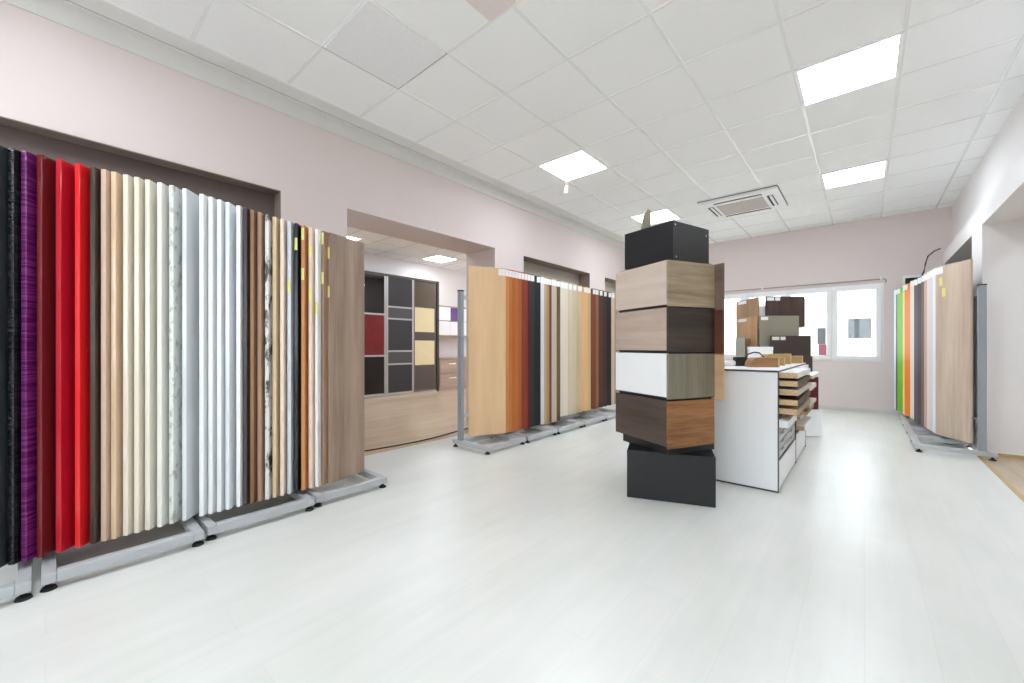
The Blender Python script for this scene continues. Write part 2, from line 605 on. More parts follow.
def rack_module(xf, xr, y0, y1, post_at, label, group, post_x, post_h=1.64, tall_posts=True, wallside=None):
    """floor frame on four feet with an upright at one end and two rails for the boards"""
    cx, cy = (xf + xr) / 2, (y0 + y1) / 2
    o = empty('sample_rack', (cx, cy, 0), 0, label, 'display rack', group)
    a, b_ = min(xf, xr) - cx, max(xf, xr) - cx
    c, d = y0 - cy + .008, y1 - cy - .008
    f = MB()
    f.box(a, b_, c, c + .045, FRAME_H0, FRAME_H1)
    f.box(a, b_, d - .045, d, FRAME_H0, FRAME_H1)
    s = xf - cx
    t = .05 if s < 0 else -.05
    f.box(min(s, s + t), max(s, s + t), c + .045, d - .045, FRAME_H0, FRAME_H1)
    px = post_x - cx
    f.box(px - .02, px + .02, c + .045, d - .045, FRAME_H0, FRAME_H1)
    f.build('base_frame', M['steel'], o, .004)
    for fx in (a + .03, b_ - .03):
        for fy in (c + .022, d - .022):
            m = MB()
            m.cyl((fx, fy, 0), (fx, fy, .012), .027, .022)
            m.cyl((fx, fy, .012), (fx, fy, FRAME_H0), .011)
            m.build('foot', M['rubber'], o)
    py0, py1 = (c, c + .045) if post_at == 'lo' else (d - .045, d)
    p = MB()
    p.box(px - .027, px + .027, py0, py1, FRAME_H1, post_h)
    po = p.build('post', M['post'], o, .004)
    box('post_cap', M['rubber'], (px - .028, px + .028, py0 - .001, py1 + .001, post_h, post_h + .012), po)
    for z in (.33, post_h - .06):
        r = MB()
        r.box(px - .014, px + .014, c + .012, d - .012, z - .02, z + .02)
        r.build('rail', M['steel'], o)
    return o


def board(front, theta, side, w, th, z0, h, mat, label, group, rail_x, face, sticker=None, tag_label=False, wide_label=0.0):
    """one hanging sample panel; local x runs from the free front edge to the hinged rear edge"""
    if side == 'rack1':
        rd = (-math.sin(theta), math.cos(theta))
    elif side == 'rack2':
        rd = (-math.sin(theta), -math.cos(theta))
    else:
        rd = (math.sin(theta), -math.cos(theta))
    rz = math.atan2(rd[1], rd[0])
    o = box('decor_sample', mat, (0, w, -th / 2, th / 2, 0, h), bevel=.0015)
    o.location = (front[0], front[1], z0)
    o.rotation_euler = (0, 0, rz)
    tag(o, label, 'sample panel', group)
    s = face          # +1 or -1: the side of the panel that looks into the room
    for z in (.25, h - .32):
        MB().cyl((w - .03, 0, z), (w + (.02 if w > .35 else .006), 0, z), .006, seg=8).build('hinge_pin', M['chrome'], o)
    if tag_label:
        lw = wide_label or .05
        lb = MB()
        lb.box(-.0015, .0005, -th / 2 * .8, th / 2 * .8, h - .082, h - .012)
        if s > 0:
            lb.box(.004, lw, th / 2 - .0005, th / 2 + .0015, h - .082, h - .012)
        else:
            lb.box(.004, lw, -th / 2 - .0015, -th / 2 + .0005, h - .082, h - .012)
        lb.build('label', M['paper'], o)
    for (kind, z) in (sticker or []):
        if kind == 'e':
            box('price_sticker', M['yellow'], (-.0018, .0004, -th * .42, th * .42, z, z + .08), o)
        else:
            x0 = float(kind)
            ya, yb = (th / 2 - .0004, th / 2 + .0016) if s > 0 else (-th / 2 - .0016, -th / 2 + .0004)
            box('price_sticker', M['yellow'], (x0, x0 + .045, ya, yb, z, z + .09), o)
    return o


# --- rack along the near left wall
R1 = [(-.60, -.03, 'nearest silver floor frame of the left rack, cut off by the photo edge'),
      (-.02, .565, 'silver floor frame under the red and cream boards of the left rack'),
      (.57, 1.155, 'silver floor frame under the white and brown boards of the left rack'),
      (1.16, 1.70, 'last silver floor frame of the left rack, under the wide greyish-brown board')]
for (y0, y1, lb), xf in zip(R1, (-2.635, -2.66, -2.69, -2.715)):
    rack_module(xf, -3.28, y0, y1, 'hi', lb, 'floor frames of the left rack', -3.20, 1.60)

# pixel column of the front edge at mid height, material, description
A = [
    (-20, paint('charcoal_gloss', (44, 45, 48), .3), 'charcoal panel cut off by the left edge of the photo'),
    (-7, paint('graphite_matt', (46, 48, 52), .45), 'plain dark grey panel beside the rippled black one'),
    (8.5, ripple('black_ripple_gloss', (12, 14, 16), (32, 36, 38)), 'black high-gloss panel with a fine ripple'),
    (21.5, ripple('purple_ripple_gloss', (84, 16, 80), (118, 38, 110)), 'purple high-gloss panel with a fine ripple'),
    (37, paint('maroon_gloss', (112, 28, 34), .12), 'dark maroon gloss panel beside the purple one'),
    (56, paint('crimson_gloss', (186, 24, 40), .08), 'crimson gloss panel between the maroon and bright red ones'),
    (75, paint('bright_red_gloss', (226, 34, 40), .08), 'bright red gloss panel beside the dark brown one'),
    (90, wood('wenge', (44, 32, 26), (82, 64, 52), rough=.3), 'dark brown panel right of the bright red one'),
    (101, paint('peach_beige', (212, 182, 160), .35), 'peach beige panel right of the dark brown one'),
    (111, wood('gloss_beige', (208, 178, 146), (224, 198, 168), rough=.08), 'glossy tan beige panel, second after the dark brown one'),
    (123, paint('cream_gloss', (232, 222, 206), .08), 'glossy cream panel right of the tan beige ones'),
    (134, paint('ivory_gloss', (230, 222, 204), .15), 'ivory panel between two glossy creamy ones'),
    (145, paint('pale_ivory', (230, 226, 212), .08), 'pale ivory glossy panel left of the plain white ones'),
    (157, paint('off_white', (234, 233, 226), .3), 'off-white panel just left of the glitter-edged one'),
    (169, speckle('white_glitter', (226, 228, 226), (178, 180, 168), .52, .62, 34), 'white panel with a silvery speckled pattern'),
    (182, paint('pale_grey', (222, 226, 228), .15), 'wide pale grey panel right of the speckled one'),
    (199, paint('cool_white', (238, 240, 242), .3), 'cool white panel, first right of the wide pale grey one'),
    (208, paint('cool_white_satin', (236, 238, 241), .25), 'cool white panel, second right of the wide pale grey one'),
    (216.5, paint('snow_white', (237, 239, 242), .3), 'cool white panel, third right of the wide pale grey one'),
    (225, paint('blue_white', (228, 233, 238), .15), 'bluish white panel, fourth right of the wide pale grey one'),
    (236, paint('pure_white', (244, 245, 246), .3), 'bright white panel touching the dark plum one'),
    (242.5, paint('plum_black', (66, 58, 62), .3), 'dark plum grey panel between white and brown wood'),
    (249.5, wood('walnut_brown', (124, 88, 60), (160, 120, 86)), 'walnut brown wood panel right of the dark plum one'),
    (257, wood('taupe_wood', (150, 116, 92), (178, 146, 120)), 'taupe brown wood panel beside the marbled one'),
    (264.5, speckle('black_white_marble', (232, 230, 228), (70, 64, 58), .5, .58, 16, (1, 1, .35)), 'white panel with black marbled blotches'),
    (272, wood('sand_wood', (204, 176, 138), (222, 198, 162)), 'sandy tan wood panel right of the marbled one'),
    (279.5, paint('pinkish_cream', (236, 220, 204), .35), 'pinkish cream panel right of the sandy tan one'),
    (286.8, paint('light_blue_grey', (206, 212, 220), .25), 'light blue-grey panel with one yellow sticker'),
    (293.8, paint('jet_black', (28, 30, 34), .2), 'jet black panel between blue-grey and orange wood'),
    (300.5, wood('orange_alder', (196, 128, 74), (214, 148, 92)), 'orange-brown alder panel with two yellow stickers'),
    (307.8, paint('blush_beige', (236, 212, 190), .35), 'blush beige panel right of the orange one'),
    (314, paint('white_satin', (240, 240, 240), .3), 'white panel just left of the last wood panels'),
    (320.3, wood('brown_oak_narrow', (136, 108, 86), (160, 130, 106)), 'brown oak panel with four yellow stickers, second last'),
    (326.5, wood('greyish_oak', (116, 96, 82), (178, 154, 134), scale=4), 'wide greyish-brown oak panel at the right end'),
]
stk = {27: [('e', 1.30)], 28: [('e', 1.58)], 29: [('e', 1.655), ('e', 1.39)], 30: [('e', 1.55), ('e', 1.26)],
       31: [('e', 1.17)], 32: [('e', 1.65), ('e', 1.38)], 33: [('e', 1.56), ('e', 1.29)]}
FX = -2.80
n = len(A)
for i, (px, mt, ds) in enumerate(A):
    y = on_x(px + 2.2, FX)
    k = n - 1 - i
    th = math.radians({0: 17, 1: 27, 2: 35, 3: 42, 4: 47, 5: 48}.get(k, 50))
    top = 1.925 - .075 * max(0, min(1, (px - 180) / 145))
    board((FX, y), th, 'rack1', .325 if k == 0 else .40, .021 if i > 2 else .022, .11, top - .11, mt,
          ds + (' of the left rack' if 'rack' not in ds and 'photo' not in ds else ''), 'sample panels on the left rack', -3.20, -1, stk.get(i))

# --- rack in the middle of the left wall
R2 = [(2.83, 3.43, 'first silver floor frame of the middle rack, with the post beside pale maple'),
      (3.46, 4.04, 'second silver floor frame of the middle rack, under the black panels'),
      (4.055, 4.64, 'third silver floor frame of the middle rack, under the cream panels'),
      (4.655, 5.24, 'fourth silver floor frame of the middle rack, beside the sample tower'),
      (5.255, 5.84, 'last silver floor frame of the middle rack, hidden by the sample tower')]
for y0, y1, lb in R2:
    rack_module(-2.775, -3.31, y0, y1, 'lo', lb, 'floor frames of the middle rack', -3.20, 1.64)
B = [
    (505.5, wood('pale_maple', (226, 188, 142), (240, 206, 164), scale=5), 'wide pale maple panel at the left end'),
    (508.8, wood('honey_orange', (206, 132, 70), (224, 152, 88)), 'honey orange panel right of the pale maple one'),
    (512, wood('amber_cherry', (190, 116, 60), (208, 134, 74)), 'amber wood panel, second right of the pale maple one'),
    (515, wood('burnt_orange', (178, 98, 40), (196, 114, 52)), 'burnt orange wood panel, third right of the pale maple one'),
    (518, wood('cherry_orange', (192, 106, 46), (208, 122, 60)), 'cherry orange panel, fourth right of the pale maple one'),
    (521.3, wood('rust_orange', (172, 92, 46), (190, 106, 56)), 'rust orange panel touching the red-brown ones'),
    (524.4, wood('red_brown', (134, 58, 34), (154, 72, 44)), 'red-brown panel right of the orange ones'),
    (527.4, wood('brick_red', (150, 50, 34), (168, 62, 44)), 'brick red panel left of the maroon one'),
    (530.6, wood('deep_maroon', (74, 30, 28), (92, 40, 36)), 'deep maroon panel left of the blackish ones'),
    (534.2, paint('green_black', (40, 50, 50), .35), 'greenish black panel left of the pure black one'),
    (540.4, paint('pure_black', (24, 28, 30), .35), 'pure black panel left of the white one'),
    (544, paint('light_grey_white', (226, 226, 226), .35), 'pale whitish panel standing out beside the black one'),
    (546.6, wood('beige_oak', (182, 156, 124), (198, 172, 140)), 'beige oak panel right of the whitish one'),
    (549, wood('caramel', (176, 128, 84), (194, 146, 100)), 'caramel panel left of the chestnut one'),
    (551.4, wood('chestnut', (110, 66, 46), (130, 82, 58)), 'narrow chestnut panel between caramel and light grey'),
    (553.8, paint('warm_grey', (200, 192, 184), .4), 'light warm grey panel right of the chestnut one'),
    (556.4, wood('pale_beige', (204, 184, 152), (216, 198, 168)), 'pale beige panel left of the dark oak one'),
    (560, wood('dark_oak', (90, 70, 52), (116, 92, 70)), 'dark oak panel left of the cream group'),
    (563.8, paint('cream_a', (236, 226, 208), .4), 'cream panel, first right of the dark oak one'),
    (567.6, wood('cream_wood', (226, 216, 196), (238, 228, 210)), 'cream panel, second right of the dark oak one'),
    (572, wood('light_birch', (214, 198, 172), (228, 212, 188)), 'light birch panel right of the creams'),
    (576.3, wood('sand_ash', (208, 190, 160), (222, 206, 178)), 'sand ash panel between light birch and tan'),
    (581.6, wood('tan_beech', (206, 178, 142), (220, 194, 158)), 'tan beech panel left of the orange beech one'),
    (587.5, wood('orange_beech', (226, 178, 116), (238, 194, 134)), 'orange beech panel, lightest orange of the far half'),
    (590.4, wood('dusty_beige', (198, 176, 136), (210, 190, 150)), 'dusty beige panel left of the mahogany one'),
    (595.6, wood('mahogany', (122, 58, 32), (144, 74, 44)), 'mahogany red-brown panel in the far half'),
    (598.4, wood('mid_brown', (136, 90, 62), (154, 106, 76)), 'mid brown panel right of the mahogany one'),
    (602.4, wood('espresso', (78, 46, 34), (98, 60, 46)), 'espresso brown panel left of the black-brown ones'),
    (606.6, wood('dark_plum_wood', (54, 36, 34), (70, 48, 44)), 'dark plum-brown panel in the far half'),
    (611, paint('brown_black', (34, 28, 30), .4), 'brown-black panel next to the last pinkish one'),
    (614.2, wood('pinkish_beige', (206, 184, 164), (220, 200, 180)), 'pinkish beige panel touching the sample tower outline'),
    (618, wood('hidden_oak', (170, 140, 108), (188, 158, 124)), 'oak panel hidden behind the sample tower'),
]
for i, (px, mt, ds) in enumerate(B):
    fx = -2.98 if i < 18 else -3.0
    y = on_x(px, fx)
    board((fx, y), math.radians(30), 'rack2', .405 if i else .418, .016, .108 if i < 11 else (.105 if i < 18 else .14), 1.812 if i < 18 else 1.775, mt, ds + ' of the middle rack',
          'sample panels on the middle rack', -3.20, 1, None, True, .085 if i == 0 else (.06 if i in (18, 19, 22, 23) else .05))

# --- rack on the right wall
R3 = [(5.75, 6.34, 'nearest silver floor frame of the right rack, with the tall grey post'),
      (6.36, 6.94, 'second silver floor frame of the right rack, under the white panels'),
      (6.96, 7.56, 'third silver floor frame of the right rack, under the orange panels'),
      (7.58, 8.2, 'farthest silver floor frame of the right rack, near the back wall')]
for k, (y0, y1, lb) in enumerate(R3):
    rack_module(.385, .93 if k == 0 else .865, y0, y1, 'lo', lb, 'floor frames of the right rack', .835, 1.635)
D = [
    (936.5, wood('light_oak', (186, 164, 142), (220, 200, 180), scale=6), 'wide light oak panel at the near end'),
    (933.6, paint('bright_white', (238, 238, 240), .35), 'bright white panel behind the wide light oak one'),
    (930.8, paint('grey_white', (218, 218, 222), .35), 'greyish white panel, second behind the wide light oak one'),
    (927.8, paint('blush_white', (232, 216, 208), .4), 'blush white panel left of the whites'),
    (925, wood('rose_beige', (196, 164, 150), (210, 180, 166)), 'rose beige panel right of the brown one'),
    (922.2, wood('cocoa', (112, 84, 76), (130, 100, 90)), 'cocoa brown panel right of the dark ones'),
    (918.4, paint('anthracite', (68, 62, 70), .4), 'anthracite panel, right one of the dark pair'),
    (914.8, paint('slate', (88, 82, 88), .4), 'slate grey panel, left one of the dark pair'),
    (911, paint('cream_white', (236, 226, 212), .4), 'cream white panel right of the orange one'),
    (905.3, paint('vivid_orange', (244, 128, 34), .3), 'vivid orange panel'),
    (903.6, paint('lemon', (240, 222, 120), .3), 'narrow pale yellow edge between orange and green'),
    (898, paint('lime_green', (118, 190, 40), .3), 'lime green panel'),
    (896.6, paint('navy_blue', (36, 62, 100), .3), 'navy blue panel left of the lime green one'),
    (894.6, paint('end_white', (226, 230, 236), .4), 'white panel farthest away at the end'),
]
for i, (px, mt, ds) in enumerate(D):
    v = ray(px, 0)
    # the free edges lie on a line that drifts from the wall towards the room
    q = (.59 + .115 * 6.35) / (v.x + .115 * v.y)
    fx, y = v.x * q, v.y * q
    board((fx, y), math.radians(28), 'rack3', .435, .018, .11, 1.81, mt, ds + ' of the right rack', 'sample panels on the right rack',
          .82, -1, [('.05', 1.6), ('.09', 1.48)] if i == 0 else None, True, .10 if i == 0 else .06)


# ================================================================== SAMPLE TOWER
tw = empty('sample_tower', (-1.10, 3.05, 0), math.radians(63.8), 'tall rotating tower of wood decor boards with black base and black top box', 'display tower')
inv = Matrix.Rotation(-math.radians(63.8), 4, 'Z') @ Matrix.Translation((1.10, -3.05, 0))


def world_box(mb, cx, cy, ang, x0, x1, y0, y1, z0, z1):
    mb.box(x0, x1, y0, y1, z0, z1, inv @ Matrix.Translation((cx, cy, 0)) @ Matrix.Rotation(ang, 4, 'Z'))
    return mb


world_box(MB(), -1.089, 3.023, math.radians(20.8), -.282, .282, -.25, .24, 0, .331).build('base', M['black'], tw, .003)
MB().box(-.235, .19, -.235, .235, .331, .40).build('neck', M['black'], tw)
MB().box(-.255, .138, -.255, .255, .392, 1.64).build('core', M['black'], tw)
lv = [
    (.385, .700, ('walnut_left', (60, 48, 42), (86, 72, 64)), ('walnut_right', (112, 70, 40), (184, 132, 84)), None),
    (.712, 1.014, None, ('olive_grey', (112, 106, 90), (142, 136, 118)), ('tan_side', (196, 160, 124), (212, 178, 142))),
    (1.022, 1.319, ('pinkish_grey', (178, 158, 144), (204, 186, 170)), ('bog_oak', (52, 44, 38), (76, 66, 58)), ('red_brown_side', (86, 50, 36), (110, 66, 48))),
    (1.327, 1.632, ('pale_elm', (206, 188, 174), (222, 206, 192)), ('olive_oak', (136, 118, 94), (184, 168, 140)), ('grey_brown_side', (104, 86, 74), (128, 108, 94))),
]
for z0, z1, lf, rf, sf in lv:
    mt = M['white'] if lf is None else wood(lf[0], lf[1], lf[2], 'Y', 10)
    o = MB().box(-.275, -.257, -.262, .275, z0 + .012, z1).build('board', mt, tw, .0015)
    mt = wood(rf[0], rf[1], rf[2], 'Z' if rf[0] == 'olive_grey' else 'X', 12)
    MB().box(-.275, .14, -.281, -.263, z0, z1 - .002).build('board', mt, tw, .0015)
    sm = sf or ('dark_side', (60, 52, 46), (80, 70, 62))
    y0 = -.345 if sf else -.26
    MB().box(.141, .159, y0, .18, z0 - (.02 if sf else 0), z1 - .002 + (.0 if sf else 0)).build('board', wood(sm[0], sm[1], sm[2], 'Y', 10), tw, .0015)
    MB().box(-.25, .138, .257, .275, z0 + .006, z1 - .002).build('board', wood(sm[0] + '_rear', sm[1], sm[2], 'X', 10), tw, .0015)
tb_ang = math.radians(-61 + 45)
h = .21
tbx = world_box(MB(), -1.115, 3.03, tb_ang, -h, h, -h, h, 1.645, 1.912).build('top_box', M['black'], tw, .003)
sc = MB()
mm = inv @ Matrix.Translation((-1.115, 3.03, 0)) @ Matrix.Rotation(tb_ang, 4, 'Z')
for u, z in ((-.18, 1.67), (.17, 1.86), (-.19, 1.885)):
    p0 = mm @ Vector((h - .002, u, z))
    p1 = mm @ Vector((h + .003, u, z))
    sc.cyl(p0, p1, .006)
sc.build('screw', M['chrome'], tbx)
# offcut leaning on top of the tower
oc = empty('sample_offcut', (-1.235, 2.94, 1.912), math.radians(41), 'olive grey curved wood offcut standing on top of the black tower box', 'wood offcut')
MB().prism([(-.035, 0), (.035, 0), (.036, .15), (.012, .175), (-.012, .13), (-.022, .07)], 'Y', -.02, .02).build('offcut_body', wood('olive_offcut', (140, 134, 110), (166, 160, 134)), oc, .003)

# ================================================================== COUNTER WITH PULL-OUT SAMPLES
X0, X1, Y0, Y1, TOPZ = -1.20, -.472, 3.475, 5.30, .888
ct = empty('display_counter', ((X0 + X1) / 2, (Y0 + Y1) / 2, 0), 0, 'white display counter with dark edges behind the sample tower', 'counter')
ox, oy = (X0 + X1) / 2, (Y0 + Y1) / 2


def cbox(name, mat, x0, x1, y0, y1, z0, z1, parent=ct, bevel=.0):
    return MB().box(x0 - ox, x1 - ox, y0 - oy, y1 - oy, z0, z1).build(name, mat, parent, bevel)


edge = paint('dark_edge_banding', (52, 54, 60), .4)
YM = 4.485
cbox('side_panel', M['white'], X0, X1 - .002, Y0, Y0 + .02, .012, TOPZ - .016, bevel=.001)
e = MB()
for (x0, x1, y0, y1, z0, z1) in ((X0, X1, Y0 + .001, Y0 + .019, 0, .012), (X1 - .002, X1 + .004, Y0, Y0 + .02, 0, TOPZ - .016),
                                 (X0, X1 + .002, YM - .012, YM + .012, 0, TOPZ - .016), (X0, X1 + .002, Y1 - .02, Y1, 0, TOPZ - .016)):
    e.box(x0 - ox, x1 - ox, y0 - oy, y1 - oy, z0, z1)
e.build('edge_banding', edge, ct)
cbox('back_panel', M['white'], X0, X0 + .02, Y0 + .02, Y1 - .02, .012, TOPZ - .016)
wt = cbox('worktop', M['white'], X0 - .005, X1 + .003, Y0 - .004, Y1 + .004, TOPZ - .012, TOPZ, bevel=.001)
cbox('worktop_edge', edge, X0 - .006, X1 + .0045, Y0 - .006, Y1 + .005, TOPZ - .0155, TOPZ - .0025, wt)
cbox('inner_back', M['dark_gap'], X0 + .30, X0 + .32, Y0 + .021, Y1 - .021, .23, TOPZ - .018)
cbox('door', M['white'], X1 - .018, X1, Y0 + .024, YM - .016, .016, .215, bevel=.001)
cbox('door', M['white'], X1 - .018, X1, YM + .016, Y1 - .024, .016, .245, bevel=.001)
cbox('shelf', edge, X0 + .32, X1 - .002, Y0 + .021, YM - .013, .535, .55)
cbox('shelf', edge, X0 + .32, X1 - .002, Y0 + .021, YM - .013, .218, .228)
cbox('shelf', edge, X0 + .32, X1 - .002, YM + .013, Y1 - .021, .25, .26)
# grey sample drawers in two columns
gd = [paint('drawer_grey_%d' % k, c, .35) for k, c in enumerate(((176, 178, 174), (160, 162, 160), (186, 186, 180)))]
half = (Y0 + .024 + YM - .016) / 2
for col, (a, b_) in enumerate(((Y0 + .026, half - .006), (half + .006, YM - .018))):
    for r in range(5):
        z = .232 + r * .06
        out = col == 0 and r == 4
        d = cbox('drawer', M['white'] if out else gd[(r + col) % 3], X0 + .33, X1 + (.06 if out else -.006), a, b_, z, z + .052, bevel=.001)
        if not (col == 0 and r == 4):
            cbox('drawer_pull', edge, X1 - .0065, X1 - .003, (a + b_) / 2 - .05, (a + b_) / 2 + .05, z + .038, z + .045, d)
rng = [.873, .813, .748, .676, .609]
dark_face = wood('dark_decor', (66, 52, 44), (88, 70, 60), 'Y')
names = ['topmost pull-out worktop sample with a white face and chipboard edge', 'second worktop sample from the top with chipboard edge',
         'third, middle worktop sample with chipboard edge', 'fourth worktop sample from the top with chipboard edge', 'lowest of the five thick worktop samples with chipboard edge']


def slab(x1, y0, y1, zt, th, topmat, label, group, core=None):
    x0 = X0 + .33
    o = empty('worktop_sample', ((x0 + x1) / 2, (y0 + y1) / 2, zt - th), 0, label, 'worktop sample', group)
    w2, l2 = (x1 - x0) / 2, (y1 - y0) / 2
    MB().box(-w2, w2 - .001, -l2, l2, 0, th - .003).build('chipboard_core', core or M['chipboard'], o)
    MB().box(-w2, w2, -l2 - .001, l2 + .001, th - .003, th).build('laminate_face', topmat, o)
    MB().box(w2 - .001, w2 + .002, -l2, l2, 0, th - .003).build('front_edging', M['white'] if topmat is M['white'] else topmat, o)


wf = [M['white'], dark_face, paint('grey_decor', (196, 190, 184), .3), dark_face, wood('ash_decor', (150, 128, 108), (176, 152, 130), 'Y')]
for k, z in enumerate(rng):
    slab(X1 + .112, Y0 + .06, YM - .08, z, .042, wf[k], names[k] + ' in the counter', 'worktop samples pulled out of the near bay')
far = [(.872, .03, .03, M['white'], 'thin white sample right under the worktop in the far bay of the counter'),
       (.80, .12, .03, M['white'], 'white sample pulled out farthest in the far bay of the counter'),
       (.745, .02, .03, wf[2], 'grey sample barely pulled out in the far bay of the counter'),
       (.69, .095, .04, M['white'], 'thick white sample second most pulled out in the far bay of the counter'),
       (.60, .015, .03, wf[4], 'ash-coloured sample flush in the far bay of the counter'),
       (.53, .095, .03, wf[2], 'pale grey sample above the olive one in the far bay of the counter'),
       (.47, .075, .035, paint('olive_decor', (134, 128, 70), .4), 'olive green sample in the far bay of the counter'),
       (.42, .03, .03, M['white'], 'white sample below the olive one in the far bay of the counter'),
       (.335, .06, .045, M['white'], 'lowest white sample just above the door in the far bay of the counter')]
for z, out, th, mt, lb in far:
    slab(X1 + out, YM + .06, Y1 - .08, z, th, mt, lb, 'worktop samples in the far bay')

# things lying on the counter
blk = wood('oak_block', (142, 102, 64), (180, 138, 92), 'X', 16)
blk2 = wood('pale_block', (168, 130, 82), (200, 164, 112), 'X', 16)


def block(x, y, rz, ln, dp, h, mt, label):
    o = empty('edge_profile_sample', (x, y, TOPZ), rz, label, 'wood sample', 'wood profile samples on the counter')
    pr = [(-ln / 2, 0), (ln / 2 - .012, 0), (ln / 2 - .012, h)]
    for k in range(7):
        a = k / 6 * PI / 2
        pr.append((-ln / 2 + .055 - .055 * math.sin(a) + .0, h - (1 - math.cos(a)) * h * .95))
    MB().prism(pr, 'Y', -dp / 2, dp / 2).build('profile', mt, o, .001)
    MB().box(ln / 2 - .0118, ln / 2, -dp / 2 - .001, dp / 2 + .001, 0, h + .003).build('end_strip', M['chipboard'], o)


block(-.655, 3.97, YAW - .03, .235, .10, .08, blk, 'largest brown wood block with a curved end on the counter, in front')
block(-.645, 4.36, YAW + .05, .20, .09, .07, blk2, 'pale wood block behind the largest brown one on the counter')
block(-.665, 4.72, YAW + .05, .27, .08, .10, blk2, 'taller pale wood block at the rear of the counter group')
block(-.565, 5.08, YAW, .15, .10, .075, blk2, 'pale wood block nearest the far edge of the counter')
ro = empty('paper_roll', (-.885, 4.02, TOPZ + .024), YAW + .15, 'white roll with a black end lying on the counter', 'paper roll')
MB().cyl((-.10, 0, 0), (.10, 0, 0), .024).build('roll', M['paper'], ro, smooth=False)
MB().cyl((-.112, 0, 0), (-.0995, 0, 0), .0245).build('end_cap', M['rubber'], ro)
wb_ = empty('white_box', (-.86, 5.12, TOPZ), YAW - .3, 'white box standing at the rear of the counter', 'box')
MB().box(-.11, .11, -.05, .05, 0, .165).build('box_body', M['white'], wb_, .003)
MB().box(-.112, .112, -.052, .052, .135, .17).build('lid', M['white'], wb_, .002)
cab = tag(MB().tube([(-.86, 4.14, TOPZ + .006), (-.835, 4.19, TOPZ + .06), (-.805, 4.25, TOPZ + .105), (-.77, 4.30, TOPZ + .12), (-.735, 4.33, TOPZ + .115), (-.70, 4.36, TOPZ + .075)], .006).build('black_cable', M['rubber'], smooth=True),
          'black cable arching over the wood blocks on the counter', 'cable')
bk = tag(box('black_sample_block', M['rubber'], (-.05, .05, -.03, .03, 0, .08), bevel=.004), 'small black block left of the largest brown wood block', 'sample block')
bk.location = (-.835, 4.06, TOPZ)
bk.rotation_euler = (0, 0, YAW)

# ================================================================== WHITE STAND WITH LABELLED BOARDS
sx, sy = camera_frame(3.30, 5.14)
st = empty('board_stand', (sx, sy, 0), YAW, 'white display stand with tiers of labelled boards by the window', 'display stand')


def sbox(name, mat, xc0, xc1, d0, d1, z0, z1, parent=st, bevel=.002):
    return MB().box(xc0 - 3.30, xc1 - 3.30, d0 - 5.14, d1 - 5.14, z0, z1).build(name, mat, parent, bevel)


sbox('plinth', M['white'], 3.02, 3.63, 4.74, 5.5, .012, .32)
sbox('column', M['white'], 3.05, 3.53, 4.985, 5.44, .32, 1.56)
sbox('ledge', M['white'], 3.055, 3.53, 4.935, 4.987, 1.28, 1.297)
sbox('ledge', M['white'], 3.055, 3.53, 4.875, 4.987, 1.04, 1.056)
sbox('ledge', M['white'], 3.055, 3.53, 4.815, 4.987, .80, .815)
sbox('ledge', M['white'], 3.055, 3.53, 4.785, 4.987, .56, .575)
sbox('ledge', M['white'], 2.995, 3.052, 4.985, 5.40, 1.28, 1.297)
sbox('ledge', M['white'], 2.965, 3.052, 4.99, 5.36, 1.03, 1.045)
sbox('ledge', M['white'], 2.84, 3.052, 4.99, 5.30, .80, .815)


def sboard(xc0, xc1, d0, d1, z0, z1, mat, label, labels=0):
    cx, cy = camera_frame((xc0 + xc1) / 2, (d0 + d1) / 2)
    o = MB().box(-(xc1 - xc0) / 2, (xc1 - xc0) / 2, -(d1 - d0) / 2, (d1 - d0) / 2, 0, z1 - z0).build('decor_board', mat, None, .0015)
    o.location = (cx, cy, z0)
    o.rotation_euler = (0, 0, YAW)
    tag(o, label, 'decor board', 'decor boards on the white stand')
    w2, l2, hh = (xc1 - xc0) / 2, (d1 - d0) / 2, z1 - z0
    if labels:
        for k, (a, b_) in enumerate(((.012, .098), (.112, .172))):
            if k >= labels:
                break
            lb = MB()
            if xc1 - xc0 > d1 - d0:
                lb.box(-w2 + a, -w2 + b_, -l2 - .0015, -l2 + .0005, hh - .052, hh - .012)
            else:
                lb.box(-w2 - .0015, -w2 + .0005, l2 - .02 - 2.2 * b_, l2 - .02 - 2.2 * a, hh - .052, hh - .012)
            lb.build('label', M['paper'], o)


sboard(3.10, 3.576, 4.95, 4.968, 1.298, 1.672, wood('dark_walnut_board', (62, 46, 42), (92, 70, 62)), 'dark walnut board at the upper right of the white stand, against the window', 2)
sboard(2.99, 3.461, 4.89, 4.908, 1.057, 1.432, paint('olive_board', (152, 148, 132), .45), 'plain olive grey board in the middle tier of the white stand', 1)
sboard(3.085, 3.561, 4.83, 4.848, .816, 1.19, paint('dark_taupe_board', (72, 62, 60), .45), 'plain dark taupe board in the lowest visible tier of the white stand', 2)
sboard(3.10, 3.558, 4.80, 4.818, .576, .95, paint('grey_board', (74, 64, 62), .45), 'dark board mostly hidden behind the counter on the white stand')
sboard(3.14, 3.605, 4.77, 4.788, .321, .70, paint('burgundy_board', (102, 26, 36), .35), 'burgundy board standing on the white plinth behind the counter')
oakb = wood('tan_oak_board', (176, 138, 100), (204, 166, 126))
sboard(3.012, 3.030, 4.97, 5.45, 1.298, 1.665, wood('grey_oak_board', (156, 126, 98), (182, 150, 120)), 'tan oak board at the upper left side of the white stand', 1)
sboard(2.975, 2.989, 4.93, 5.38, 1.046, 1.43, oakb, 'light brown oak board at the middle left side of the white stand', 1)
sboard(2.93, 2.948, 5.01, 5.26, .816, 1.16, wood('mid_oak_board', (150, 114, 82), (172, 134, 100)), 'small brown board at the lower left side of the white stand')
